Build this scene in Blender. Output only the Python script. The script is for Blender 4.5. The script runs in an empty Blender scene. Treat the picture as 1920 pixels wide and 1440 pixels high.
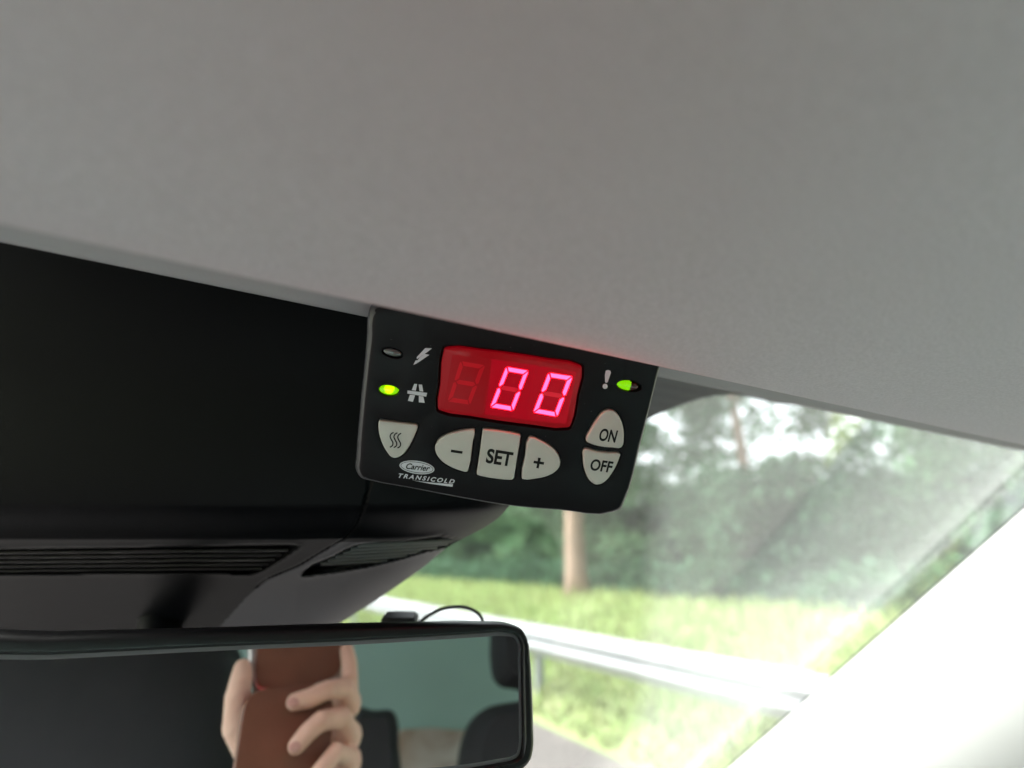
import bpy, bmesh, math, random
from mathutils import Vector, Matrix, noise
from mathutils.geometry import interpolate_bezier
S = bpy.context.scene
COL = S.collection
rnd = random.Random(7)

# ------------------------------------------------------------------ camera
FPX = 1060.0
YAW = math.radians(29.6); PIT = math.radians(17.3)
F = Vector((math.sin(YAW)*math.cos(PIT), math.cos(YAW)*math.cos(PIT), math.sin(PIT)))
R = Vector((math.cos(YAW), -math.sin(YAW), 0.0))
U = R.cross(F)
cd = bpy.data.cameras.new('camera'); cam = bpy.data.objects.new('camera', cd); COL.objects.link(cam)
cam.matrix_world = Matrix(((R.x, U.x, -F.x, 0), (R.y, U.y, -F.y, 0), (R.z, U.z, -F.z, 0), (0, 0, 0, 1)))
cd.sensor_width = 36.0; cd.lens = 36.0*FPX/1920.0
cd.clip_start = 0.02; cd.clip_end = 900.0
cd.dof.use_dof = True; cd.dof.focus_distance = 0.232; cd.dof.aperture_fstop = 4.8
S.camera = cam
H = 1.45                                    # eye height over the road; the road lies at z = -H

# ------------------------------------------------------------------ sky, sun, exposure (bright overcast)
W = bpy.data.worlds.new('World'); S.world = W; W.use_nodes = True
nt = W.node_tree; nt.nodes.clear()
sky = nt.nodes.new('ShaderNodeTexSky'); sky.sky_type = 'NISHITA'; sky.sun_disc = False
SUN_EL = math.radians(44); SUN_AZ = math.radians(-50)      # azimuth from +Y towards +X
sky.sun_elevation = SUN_EL; sky.sun_rotation = SUN_AZ; sky.dust_density = 4.0; sky.ozone_density = 0.6
hs = nt.nodes.new('ShaderNodeHueSaturation'); hs.inputs['Saturation'].default_value = 0.22
bg = nt.nodes.new('ShaderNodeBackground'); bg.inputs['Strength'].default_value = 0.15
wo = nt.nodes.new('ShaderNodeOutputWorld')
nt.links.new(sky.outputs[0], hs.inputs['Color']); nt.links.new(hs.outputs[0], bg.inputs['Color']); nt.links.new(bg.outputs[0], wo.inputs['Surface'])
sd = bpy.data.lights.new('sun', 'SUN'); sun = bpy.data.objects.new('sun', sd); COL.objects.link(sun)
sd.energy = 1.3; sd.angle = math.radians(25); sd.color = (1.0, 0.965, 0.91)
sv = Vector((math.sin(SUN_AZ)*math.cos(SUN_EL), math.cos(SUN_AZ)*math.cos(SUN_EL), math.sin(SUN_EL)))
sun.rotation_euler = sv.to_track_quat('Z', 'Y').to_euler()
S.view_settings.view_transform = 'Standard'; S.view_settings.look = 'None'
S.view_settings.exposure = 2.4; S.view_settings.gamma = 1.0; S.view_settings.use_curve_mapping = False
S.render.engine = 'CYCLES'
S.cycles.max_bounces = 8; S.cycles.diffuse_bounces = 5; S.cycles.transparent_max_bounces = 24
S.cycles.caustics_reflective = False; S.cycles.caustics_refractive = False

# ------------------------------------------------------------------ helpers
def ray(px, py): return F + R*((px-960.0)/FPX) + U*((720.0-py)/FPX)
def at(px, py, d): return ray(px, py)*d
def on_plane(px, py, p0, n, o=Vector((0, 0, 0)), d=None):
    d = d or ray(px, py); return o + d*((p0-o).dot(n)/d.dot(n))

def obj(name, me, mat=None, parent=None, smooth=None):
    if isinstance(me, bmesh.types.BMesh):
        b = me; me = bpy.data.meshes.new(name); b.to_mesh(me); b.free()
    me.name = name
    o = bpy.data.objects.new(name, me); COL.objects.link(o)
    if mat:
        if not isinstance(mat, (list, tuple)): mat = [mat]
        if len(me.materials): me.materials.clear()
        for m in mat: me.materials.append(m)
    if smooth is not None:
        sm_angle(me, smooth)
    if parent:
        o.parent = parent
    return o
def sm_angle(me, deg):
    b = bmesh.new(); b.from_mesh(me)
    for f in b.faces: f.smooth = True
    a = math.radians(deg)
    for e in b.edges:
        if len(e.link_faces) == 2 and e.calc_face_angle(0) > a: e.smooth = False
    b.to_mesh(me); b.free()
def tag(o, label=None, cat=None, group=None, kind=None):
    if label: o['label'] = label
    if cat: o['category'] = cat
    if group: o['group'] = group
    if kind: o['kind'] = kind
    return o
def empty(name, loc=(0, 0, 0)):
    o = bpy.data.objects.new(name, None); COL.objects.link(o); o.location = loc; o.empty_display_size = .02
    return o
def adopt(root, child):          # child keeps its world place, root may sit anywhere
    bpy.context.view_layer.update()
    child.parent = root; child.matrix_parent_inverse = Matrix.Translation(root.location).inverted()
    return child
def catmull(P, n=4, closed=True):
    out = []; L = len(P); P = [Vector(p) for p in P]
    for i in range(L if closed else L-1):
        if closed: a, b, c, d = P[(i-1) % L], P[i], P[(i+1) % L], P[(i+2) % L]
        else: a, b, c, d = P[max(i-1, 0)], P[i], P[i+1], P[min(i+2, L-1)]
        # centripetal-ish: tangents limited by neighbouring chord lengths
        def tan(p, q, r):
            l1 = (q-p).length; l2 = (r-q).length
            if l1 < 1e-9 or l2 < 1e-9: return (r-p)*0.0
            t = ((q-p)/l1*l2 + (r-q)/l2*l1)/(l1+l2)
            return t
        L1 = (c-b).length
        m0 = tan(a, b, c)*L1; m1 = tan(b, c, d)*L1
        for k in range(n):
            t = k/n; t2 = t*t; t3 = t2*t
            out.append(b*(2*t3-3*t2+1) + m0*(t3-2*t2+t) + c*(-2*t3+3*t2) + m1*(t3-t2))
    if not closed: out.append(P[-1].copy())
    return out
def area2(P): return sum(P[i][0]*P[(i+1) % len(P)][1]-P[(i+1) % len(P)][0]*P[i][1] for i in range(len(P)))/2
def offset(P, d):               # outward offset of a 2D polygon of either winding
    s = 1 if area2(P) > 0 else -1; n = len(P); out = []
    for i in range(n):
        a = (P[i]-P[i-1]); b = (P[(i+1) % n]-P[i])
        a = a.normalized() if a.length > 1e-9 else b.normalized(); b = b.normalized() if b.length > 1e-9 else a
        na = Vector((a.y, -a.x))*s; nb = Vector((b.y, -b.x))*s
        m = (na+nb); m = m.normalized() if m.length > 1e-6 else na
        out.append(P[i]+m*(d/max(.5, m.dot(na))))
    return out
def tube(bm, P, r, seg=10, closed=False):
    P = [Vector(p) for p in P]; rings = []; n = len(P); up = None
    for i in range(n):
        if closed: t = P[(i+1) % n]-P[i-1]
        else: t = P[min(i+1, n-1)]-P[max(i-1, 0)]
        t.normalize()
        if up is None:
            up = t.orthogonal().normalized()
        up = (up - t*up.dot(t)).normalized(); s = t.cross(up)
        rr = r[i] if isinstance(r, (list, tuple)) else r
        rings.append([bm.verts.new(P[i]+(up*math.cos(2*math.pi*k/seg)+s*math.sin(2*math.pi*k/seg))*rr) for k in range(seg)])
    for i in range(n if closed else n-1):
        a = rings[i]; b = rings[(i+1) % n]
        for k in range(seg): bm.faces.new((a[k], a[(k+1) % seg], b[(k+1) % seg], b[k]))
    if not closed: bm.faces.new(rings[0][::-1]); bm.faces.new(rings[-1])
    return bm
def box(bm, lo, hi):
    vs = [bm.verts.new((x, y, z)) for x in (lo[0], hi[0]) for y in (lo[1], hi[1]) for z in (lo[2], hi[2])]
    for q in ((0, 1, 3, 2), (4, 6, 7, 5), (0, 4, 5, 1), (2, 3, 7, 6), (0, 2, 6, 4), (1, 5, 7, 3)):
        bm.faces.new([vs[i] for i in q])
    return bm
def loft(bm, rings, cap0=True, cap1=True):
    R_ = [[bm.verts.new(p) for p in r] for r in rings]; n = len(R_[0])
    for i in range(len(R_)-1):
        a, b = R_[i], R_[i+1]
        for k in range(n): bm.faces.new((a[k], a[(k+1) % n], b[(k+1) % n], b[k]))
    if cap0: bm.faces.new(R_[0][::-1])
    if cap1: bm.faces.new(R_[-1])
    return R_
def rounded_box(name, lo, hi, bev, mat, parent=None, seg=4):
    bm = box(bmesh.new(), lo, hi)
    bmesh.ops.bevel(bm, geom=list(bm.edges), offset=bev, segments=seg, profile=.5, affect='EDGES')
    bmesh.ops.recalc_face_normals(bm, faces=bm.faces)
    return obj(name, bm, mat, parent, 40)

# ------------------------------------------------------------------ materials
def mat(name, col, rough=.5, metal=0.0, spec=.5, bump=None, var=None, trans=None, coat=0, sheen=0, emit=None):
    m = bpy.data.materials.new(name); m.use_nodes = True; n = m.node_tree; p = n.nodes['Principled BSDF']
    p.inputs['Base Color'].default_value = (*col, 1); p.inputs['Roughness'].default_value = rough
    p.inputs['Metallic'].default_value = metal; p.inputs['Specular IOR Level'].default_value = spec
    p.inputs['Coat Weight'].default_value = coat; p.inputs['Sheen Weight'].default_value = sheen
    if emit: p.inputs['Emission Color'].default_value = (*emit[0], 1); p.inputs['Emission Strength'].default_value = emit[1]
    tc = n.nodes.new('ShaderNodeTexCoord')
    if var:                                  # (scale, amount 0..1, detail)
        t = n.nodes.new('ShaderNodeTexNoise'); t.inputs['Scale'].default_value = var[0]; t.inputs['Detail'].default_value = var[2] if len(var) > 2 else 4
        mx = n.nodes.new('ShaderNodeMix'); mx.data_type = 'RGBA'
        mx.inputs[6].default_value = (*[c*(1-var[1]) for c in col], 1); mx.inputs[7].default_value = (*[min(1, c*(1+var[1])) for c in col], 1)
        n.links.new(tc.outputs['Object'], t.inputs['Vector']); n.links.new(t.outputs['Fac'], mx.inputs[0]); n.links.new(mx.outputs[2], p.inputs['Base Color'])
    if bump:                                 # (scale, strength, distance)
        t = n.nodes.new('ShaderNodeTexNoise'); t.inputs['Scale'].default_value = bump[0]; t.inputs['Detail'].default_value = 3
        b = n.nodes.new('ShaderNodeBump'); b.inputs['Strength'].default_value = bump[1]; b.inputs['Distance'].default_value = bump[2]
        n.links.new(tc.outputs['Object'], t.inputs['Vector']); n.links.new(t.outputs['Fac'], b.inputs['Height']); n.links.new(b.outputs[0], p.inputs['Normal'])
    return m
def emis(name, col, s):
    m = bpy.data.materials.new(name); m.use_nodes = True; n = m.node_tree; p = n.nodes['Principled BSDF']
    p.inputs['Base Color'].default_value = (*[c*.3 for c in col], 1); p.inputs['Roughness'].default_value = .3
    p.inputs['Emission Color'].default_value = (*col, 1); p.inputs['Emission Strength'].default_value = s
    return m
M = {}
M['plate'] = mat('black_plastic', (.0040, .0032, .0048), .42, spec=.20, bump=(2600, .35, .00012), var=(900, .25))
M['edge_highlight'] = mat('highlit_black_plastic_edge', (.040, .040, .048), .46, spec=.7, bump=(2600, .3, .0001))  # lighter base colour paints the highlight into the bevel
M['gap'] = mat('dark_gap', (.004, .004, .004), .7, spec=.2)
M['button'] = mat('cream_rubber', (.58, .565, .54), .5, spec=.3, bump=(1500, .15, .0001), var=(260, .05))
M['ink'] = mat('black_print', (.006, .006, .006), .5, spec=.2)
M['print'] = mat('silver_print', (.66, .67, .74), .5, spec=.3, var=(2500, .10))
M['window'] = mat('red_acrylic', (.22, .008, .011), .22, spec=.2, emit=((1, 0, .02), .022), bump=(350, .03, .0002))  # faint emission paints display light scattered in the acrylic
M['cell'] = mat('red_display_cell', (.22, .008, .011), .22, spec=.2, emit=((1, 0, .02), .022))  # same painted scatter glow on the unlit cell
M['cell_lit'] = mat('red_display_cell_lit', (.12, .002, .004), .3, spec=.15, emit=((1, .0, .024), .055))
M['seg_off'] = mat('unlit_segment', (.42, .009, .016), .3, spec=.2, emit=((1, 0, .02), .03))  # painted scatter glow, though the segment itself is off
M['seg_on'] = emis('lit_segment', (1.0, .0028, .0085), 18.0)
M['seg_edge'] = emis('lit_segment_edge', (1.0, .0, .012), .8)
M['seg_mid'] = mat('dim_middle_segment', (.25, .006, .012), .3, emit=((1, .0, .03), .085))
M['led_green'] = emis('lit_green_lens', (.20, .62, .0), .20)
M['led_core'] = emis('lit_green_core', (.62, 1.0, .0), .26)
M['led_off'] = mat('clear_grey_lens', (.10, .115, .115), .18, spec=.8, coat=.6)
M['led_dark'] = mat('dark_red_lens', (.06, .008, .004), .2, spec=.7, coat=.4)
M['fabric'] = None
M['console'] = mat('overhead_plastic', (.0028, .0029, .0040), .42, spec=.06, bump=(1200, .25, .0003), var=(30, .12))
M['shaded_rim'] = mat('headliner_shaded_rim', (.40, .38, .40), .8, bump=(700, .3, .0003))  # darker grey paints the shade on the felt's front rim
M['console_lit'] = mat('lit_lower_plastic', (.021, .0215, .030), .42, spec=.30, bump=(1200, .25, .0003))  # lighter copy of the plastic paints the light on the lower face
M['console_vent'] = mat('vent_plastic', (.10, .096, .105), .5, spec=.35, bump=(1200, .2, .0002))
M['mirror_frame'] = mat('mirror_housing_plastic', (.004, .004, .005), .38, spec=.4, bump=(900, .2, .0002))
M['pillar'] = mat('pale_pillar_trim', (.55, .55, .54), .6, spec=.3, bump=(700, .2, .0003), var=(14, .04))
M['rubber'] = mat('black_rubber', (.015, .015, .015), .6)
M['steel'] = mat('galvanised_steel', (.26, .275, .29), .45, metal=.15, bump=(9, .3, .01), var=(3, .14, 8))
M['teal'] = mat('teal_bulkhead_paint', (.37, .56, .53), .55, bump=(60, .3, .002), var=(5, .16, 6))
M['seat'] = mat('dark_seat_fabric', (.022, .022, .028), .85, bump=(500, .4, .001), var=(30, .2))
M['leather'] = mat('brown_leather', (.165, .070, .044), .48, spec=.45, bump=(260, .35, .0006), var=(40, .30, 6))
M['phone'] = mat('grey_phone_edge', (.35, .33, .32), .3, metal=.6)
M['sleeve'] = mat('navy_sleeve', (.02, .022, .03), .9, bump=(300, .5, .002))
M['dash'] = mat('dark_dashboard', (.03, .03, .032), .7, bump=(600, .3, .0005))
M['unseen_floor'] = mat('black_mat', (.03, .03, .03), .9, bump=(200, .3, .001))

# light headliner: needled felt, fine nap
m = bpy.data.materials.new('headliner_felt'); m.use_nodes = True; n = m.node_tree; p = n.nodes['Principled BSDF']
tc = n.nodes.new('ShaderNodeTexCoord')
n1 = n.nodes.new('ShaderNodeTexNoise'); n1.inputs['Scale'].default_value = 900; n1.inputs['Detail'].default_value = 5; n1.inputs['Roughness'].default_value = .7
n2 = n.nodes.new('ShaderNodeTexNoise'); n2.inputs['Scale'].default_value = 16; n2.inputs['Detail'].default_value = 3
mm = n.nodes.new('ShaderNodeMath'); mm.operation = 'MULTIPLY_ADD'; mm.inputs[1].default_value = .12
n.links.new(n2.outputs['Fac'], mm.inputs[0]); n.links.new(n1.outputs['Fac'], mm.inputs[2])
cr = n.nodes.new('ShaderNodeValToRGB'); cr.color_ramp.elements[0].position = .35; cr.color_ramp.elements[1].position = .78
cr.color_ramp.elements[0].color = (.535, .503, .55, 1); cr.color_ramp.elements[1].color = (.70, .66, .72, 1)
bp = n.nodes.new('ShaderNodeBump'); bp.inputs['Strength'].default_value = .6; bp.inputs['Distance'].default_value = .0004
for a, b in ((tc.outputs['Object'], n1.inputs['Vector']), (tc.outputs['Object'], n2.inputs['Vector']), (mm.outputs[0], cr.inputs['Fac']),
             (cr.outputs[0], p.inputs['Base Color']), (n1.outputs['Fac'], bp.inputs['Height']), (bp.outputs[0], p.inputs['Normal'])): n.links.new(a, b)
p.inputs['Roughness'].default_value = .95; p.inputs['Specular IOR Level'].default_value = .15
M['fabric'] = m

# mirror silvering
m = bpy.data.materials.new('silvered_glass'); m.use_nodes = True; p = m.node_tree.nodes['Principled BSDF']
p.inputs['Base Color'].default_value = (.80, .84, .83, 1); p.inputs['Metallic'].default_value = 1; p.inputs['Roughness'].default_value = .015
M['mirror'] = m
M['bevel'] = mat('mirror_glass_bevel', (.26, .25, .27), .45, metal=.2)

# skin
m = mat('skin', (.72, .47, .385), .55, spec=.35, bump=(240, .5, .0012), var=(55, .16, 6))
m.node_tree.nodes['Principled BSDF'].inputs['Subsurface Weight'].default_value = .12
m.node_tree.nodes['Principled BSDF'].inputs['Subsurface Radius'].default_value = (.008, .003, .002)
M['skin'] = m

# windscreen glass: thin dust, plus reflection haze painted as a pale film mask
WS0 = Vector((0, .33, .165)); WSA = math.radians(38)
WSD = Vector((0, math.cos(WSA), -math.sin(WSA))); WSN = Vector((0, math.sin(WSA), math.cos(WSA)))
m = bpy.data.materials.new('dusty_glass_painted_haze'); m.use_nodes = True; n = m.node_tree; n.nodes.clear()
tc = n.nodes.new('ShaderNodeTexCoord'); out = n.nodes.new('ShaderNodeOutputMaterial')
sx = n.nodes.new('ShaderNodeSeparateXYZ'); n.links.new(tc.outputs['Object'], sx.inputs[0])
def N(t, **k):
    x = n.nodes.new(t)
    for a, b in k.items(): setattr(x, a, b)
    return x
def mth(op, a, b=None, c=None, clamp=False):
    x = N('ShaderNodeMath', operation=op); x.use_clamp = clamp
    for i, v in enumerate((a, b, c)):
        if v is None: continue
        if isinstance(v, (int, float)): x.inputs[i].default_value = v
        else: n.links.new(v, x.inputs[i])
    return x.outputs[0]
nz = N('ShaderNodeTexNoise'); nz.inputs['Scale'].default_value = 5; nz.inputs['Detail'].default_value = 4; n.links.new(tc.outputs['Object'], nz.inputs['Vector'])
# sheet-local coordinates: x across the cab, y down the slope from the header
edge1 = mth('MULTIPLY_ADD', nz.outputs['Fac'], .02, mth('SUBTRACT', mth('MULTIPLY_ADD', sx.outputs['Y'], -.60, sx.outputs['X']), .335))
m1 = mth('MULTIPLY', edge1, 26.0, clamp=True)                         # painted reflection haze towards the right pillar
lowr = mth('MULTIPLY', mth('SUBTRACT', sx.outputs['Y'], .30), 9.0, clamp=True)    # painted haze grows denser low on the glass
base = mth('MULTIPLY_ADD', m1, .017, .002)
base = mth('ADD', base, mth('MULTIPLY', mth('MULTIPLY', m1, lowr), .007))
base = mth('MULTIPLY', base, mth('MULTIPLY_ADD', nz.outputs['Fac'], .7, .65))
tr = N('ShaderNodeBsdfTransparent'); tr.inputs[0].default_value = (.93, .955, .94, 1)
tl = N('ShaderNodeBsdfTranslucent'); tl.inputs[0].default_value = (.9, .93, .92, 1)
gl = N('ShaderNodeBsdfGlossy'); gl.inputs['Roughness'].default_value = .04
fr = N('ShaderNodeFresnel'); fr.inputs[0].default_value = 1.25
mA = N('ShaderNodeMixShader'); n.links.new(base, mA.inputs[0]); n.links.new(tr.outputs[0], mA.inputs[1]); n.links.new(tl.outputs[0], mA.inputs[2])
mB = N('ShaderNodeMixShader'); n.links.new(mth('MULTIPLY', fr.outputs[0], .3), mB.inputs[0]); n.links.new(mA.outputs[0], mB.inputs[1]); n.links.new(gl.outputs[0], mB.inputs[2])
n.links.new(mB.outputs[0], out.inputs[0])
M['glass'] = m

# ceramic frit with dots
m = mat('black_frit', (.055, .058, .062), .35, spec=.5); n = m.node_tree; p = n.nodes['Principled BSDF']
tc = n.nodes.new('ShaderNodeTexCoord'); vo = n.nodes.new('ShaderNodeTexVoronoi'); vo.inputs['Scale'].default_value = 560; vo.inputs['Randomness'].default_value = .12
cr = n.nodes.new('ShaderNodeValToRGB'); cr.color_ramp.elements[0].position = .25; cr.color_ramp.elements[1].position = .5
cr.color_ramp.elements[0].color = (.17, .18, .19, 1); cr.color_ramp.elements[1].color = (.06, .064, .07, 1)
n.links.new(tc.outputs['Object'], vo.inputs['Vector']); n.links.new(vo.outputs['Distance'], cr.inputs[0]); n.links.new(cr.outputs[0], p.inputs['Base Color'])
M['frit'] = m

def ground_mat(name, c1, c2, c3, s1, s2):
    m = bpy.data.materials.new(name); m.use_nodes = True; n = m.node_tree; p = n.nodes['Principled BSDF']
    tc = n.nodes.new('ShaderNodeTexCoord'); mp = n.nodes.new('ShaderNodeMapping')
    n.links.new(tc.outputs['Object'], mp.inputs[0])
    a = n.nodes.new('ShaderNodeTexNoise'); a.inputs['Scale'].default_value = s1; a.inputs['Detail'].default_value = 6
    b = n.nodes.new('ShaderNodeTexNoise'); b.inputs['Scale'].default_value = s2; b.inputs['Detail'].default_value = 5
    r1 = n.nodes.new('ShaderNodeValToRGB'); r1.color_ramp.elements[0].position = .38; r1.color_ramp.elements[1].position = .62
    r1.color_ramp.elements[0].color = (*c1, 1); r1.color_ramp.elements[1].color = (*c2, 1)
    mx = n.nodes.new('ShaderNodeMix'); mx.data_type = 'RGBA'; mx.inputs[7].default_value = (*c3, 1)
    r2 = n.nodes.new('ShaderNodeValToRGB'); r2.color_ramp.elements[0].position = .5; r2.color_ramp.elements[1].position = .66
    n.links.new(mp.outputs[0], a.inputs['Vector']); n.links.new(mp.outputs[0], b.inputs['Vector'])
    n.links.new(a.outputs['Fac'], r1.inputs[0]); n.links.new(b.outputs['Fac'], r2.inputs[0])
    n.links.new(r2.outputs[0], mx.inputs[0]); n.links.new(r1.outputs[0], mx.inputs[6]); n.links.new(mx.outputs[2], p.inputs['Base Color'])
    p.inputs['Roughness'].default_value = .95; p.inputs['Specular IOR Level'].default_value = .2
    return m
M['grass'] = ground_mat('verge_grass', (.25, .32, .13), (.30, .36, .15), (.36, .36, .18), 1.2, .35)
M['asphalt'] = ground_mat('road_asphalt', (.12, .108, .105), (.15, .138, .132), (.17, .155, .145), 20, 2)
M['bark'] = mat('tree_bark', (.30, .21, .16), .9, bump=(9, .8, .05), var=(4, .2, 8))
def leaf_mat(name, c):
    m = bpy.data.materials.new(name); m.use_nodes = True; n = m.node_tree; n.nodes.clear()
    out = n.nodes.new('ShaderNodeOutputMaterial'); df = n.nodes.new('ShaderNodeBsdfDiffuse'); tl = n.nodes.new('ShaderNodeBsdfTranslucent')
    g = n.nodes.new('ShaderNodeNewGeometry'); hs = n.nodes.new('ShaderNodeHueSaturation'); hs.inputs['Color'].default_value = (*c, 1)
    mr = n.nodes.new('ShaderNodeMapRange'); mr.inputs['To Min'].default_value = .6; mr.inputs['To Max'].default_value = 1.5
    n.links.new(g.outputs['Random Per Island'], mr.inputs[0]); n.links.new(mr.outputs[0], hs.inputs['Value'])
    mh = n.nodes.new('ShaderNodeMapRange'); mh.inputs['To Min'].default_value = .48; mh.inputs['To Max'].default_value = .53
    n.links.new(g.outputs['Random Per Island'], mh.inputs[0]); n.links.new(mh.outputs[0], hs.inputs['Hue'])
    n.links.new(hs.outputs[0], df.inputs[0]); n.links.new(hs.outputs[0], tl.inputs[0])
    ms = n.nodes.new('ShaderNodeMixShader'); ms.inputs[0].default_value = .42
    n.links.new(df.outputs[0], ms.inputs[1]); n.links.new(tl.outputs[0], ms.inputs[2]); n.links.new(ms.outputs[0], out.inputs[0])
    return m
M['leaf'] = leaf_mat('wood_leaves', (.125, .215, .115))
M['leaf_pale'] = leaf_mat('pale_leaves', (.11, .17, .06))
M['leaf_dark'] = leaf_mat('undergrowth_leaves', (.085, .16, .09))
M['blade'] = leaf_mat('grass_blades', (.33, .39, .17))

# ================================================================== LARGE STRUCTURE: outside
def gz(x, y=0):
    t = min(1, max(0, (x-4.4)/5.5)); t = t*t*(3-2*t)
    return -H + .55*t + (.05*noise.noise(Vector((x*.4, y*.4, 0))) if x > 3.9 else 0)
bm = bmesh.new()
xs = [3.15, 3.5, 4, 4.6, 5.2, 6, 7, 8, 9, 10, 12, 15, 20, 30, 60, 120, 400]
ys = [-200, -60, -30]+[i for i in range(-20, 81, 2)]+[100, 140, 200, 400, 800]
V = [[bm.verts.new((x, y, gz(x, y)-(0 if x < 60 else 0))) for x in xs] for y in ys]
for i in range(len(ys)-1):
    for j in range(len(xs)-1): bm.faces.new((V[i][j], V[i][j+1], V[i+1][j+1], V[i+1][j]))
for f in bm.faces: f.smooth = True
tag(obj('verge', bm, M['grass']), kind='structure')
bm = bmesh.new()
q = [bm.verts.new(p) for p in ((-9, -200, -H), (3.15, -200, -H), (3.15, 800, -H), (-9, 800, -H))]; bm.faces.new(q)
tag(obj('road', bm, M['asphalt']), kind='structure')
bm = bmesh.new()
q = [bm.verts.new(p) for p in ((-400, -200, -H-.004), (-9, -200, -H-.004), (-9, 800, -H-.004), (-400, 800, -H-.004))]; bm.faces.new(q)
tag(obj('field', bm, M['grass']), kind='structure')
# verge grass tufts
bm = bmesh.new()
for i in range(26000):
    y = rnd.uniform(.5, 34); x = 3.25+abs(rnd.gauss(0, 1))*3.2 if rnd.random() < .75 else rnd.uniform(3.2, 11)
    if x > 12: continue
    z = gz(x, y); h = rnd.uniform(.08, .26)*(1.25 if x > 4.4 else .6)
    a = rnd.uniform(0, math.pi); w = rnd.uniform(.02, .05); dx, dy = math.cos(a)*w, math.sin(a)*w
    lx, ly = rnd.uniform(-.1, .1), rnd.uniform(-.1, .1)
    v = [bm.verts.new((x-dx, y-dy, z-.01)), bm.verts.new((x+dx, y+dy, z-.01)), bm.verts.new((x+lx, y+ly, z+h))]; bm.faces.new(v)
tag(obj('verge_grass_tufts', bm, M['blade']), 'pale yellow-green long grass growing along the verge behind the crash barrier', 'grass', kind='stuff')

# guard rail: W beam and posts, one thing
gr = tag(empty('guard_rail', (3.66, 5, -H)), 'bright galvanised steel crash barrier running along the edge of the road', 'crash barrier')
prof = [(0, .0), (-.012, .018), (-.012, .035), (-.075, .075), (-.083, .095), (-.075, .115), (-.018, .145), (-.012, .156), (-.018, .167), (-.075, .197), (-.083, .217), (-.075, .237), (-.012, .277), (-.012, .294), (0, .312)]
bm = bmesh.new(); y0s = [-12+i*1.0 for i in range(75)]
for side, dx in ((0, 0), (1, .004)):
    rows = [[bm.verts.new((3.66+p_[0]+dx, y, -H+.44+p_[1])) for p_ in prof] for y in y0s]
    for i in range(len(rows)-1):
        for k in range(len(prof)-1): bm.faces.new((rows[i][k], rows[i][k+1], rows[i+1][k+1], rows[i+1][k]))
for f in bm.faces: f.smooth = True
adopt(gr, obj('beam', bm, M['steel']))
for i in range(19):
    y = -10+i*4.0
    bm = bmesh.new(); box(bm, (3.72, y-.03, -H-.1), (3.725, y+.03, -H+.74)); box(bm, (3.725, y-.03, -H-.1), (3.80, y-.025, -H+.74)); box(bm, (3.80, y-.03, -H-.1), (3.805, y+.03, -H+.74))
    box(bm, (3.664, y-.05, -H+.54), (3.719, y+.05, -H+.66))
    adopt(gr, obj('post', bm, M['steel']))

# trees
def leaves(bm, c, rx, ry, rz, n, s, flat=False):
    for _ in range(n):
        u = Vector((rnd.gauss(0, 1), rnd.gauss(0, 1), rnd.gauss(0, 1))).normalized()*rnd.random()**.45
        p = Vector((c[0]+u.x*rx, c[1]+u.y*ry, c[2]+u.z*rz))
        nn = Vector((rnd.gauss(0, 1), rnd.gauss(0, 1), rnd.gauss(0, 1)+.7)).normalized(); t = nn.orthogonal().normalized()
        t = Matrix.Rotation(rnd.uniform(0, 6.28), 3, nn) @ t; b = nn.cross(t); w = s*rnd.uniform(.6, 1.3)
        bm.faces.new([bm.verts.new(p+t*w), bm.verts.new(p+b*w*.55), bm.verts.new(p-t*w), bm.verts.new(p-b*w*.55)])
def crown(bm, x, y, z0, z1, r, n, s):
    k = 26
    for i in range(k):
        t = rnd.random(); z = z0+(z1-z0)*t; rr = r*math.sin(math.pi*(.12+.8*t))**.6; a = rnd.uniform(0, 6.28); d = rr*rnd.random()**.5
        cr_ = r*rnd.uniform(.28, .45)
        leaves(bm, (x+math.cos(a)*d, y+math.sin(a)*d, z), cr_, cr_, cr_*.7, n//k, s)
def trunk(x, y, z0, h, r, lean=(0, 0), limbs=4):
    bm = bmesh.new(); P = []; rr = []
    for i in range(12):
        t = i/11; P.append((x+lean[0]*t+.06*math.sin(t*5+x), y+lean[1]*t+.06*math.cos(t*4), z0-.15+h*t)); rr.append(r*(1.25 if i == 0 else 1)*(1-.65*t))
    tube(bm, P, rr, 12)
    for i in range(limbs):
        t = .55+.4*i/max(1, limbs); a = rnd.uniform(0, 6.28); p = Vector(P[int(t*11)]); q = [p+Vector((math.cos(a), math.sin(a), .9))*k_*r*3.0 for k_ in (0, 1, 2, 3)]
        tube(bm, q, [r*.4, r*.3, r*.2, r*.1], 8)
    for f in bm.faces: f.smooth = True
    return bm
def tree(name, x, y, h, r, tr_, lab, z0, cr_z, n=6000, lm='leaf', lean=(0, 0)):
    g = gz(x, y); t = tag(empty(name, (x, y, g)), lab, 'tree')
    adopt(t, obj('trunk', trunk(x, y, g, h*.8, tr_, lean), M['bark']))
    bm = bmesh.new(); crown(bm, x+lean[0]*.8, y+lean[1]*.8, g+cr_z, g+h, r, n, .17); adopt(t, obj('crown', bm, M[lm]))
    return t
p1 = on_plane(1086, 1119, Vector((0, 0, -H+.5)), Vector((0, 0, 1)))
tree('roadside_tree', p1.x, p1.y, 11, 2.6, .31, 'tree with a thick bare pinkish-brown trunk seen just below the black control panel', 0, 4.6, 5000)
tree('leaning_tree', 13.9, 10.6, 12, 2.2, .19, 'slightly leaning brown tree in front of bright sky gaps under the grey headliner edge', 0, 5.6, 1300, 'leaf', (-.9, 0))
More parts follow.
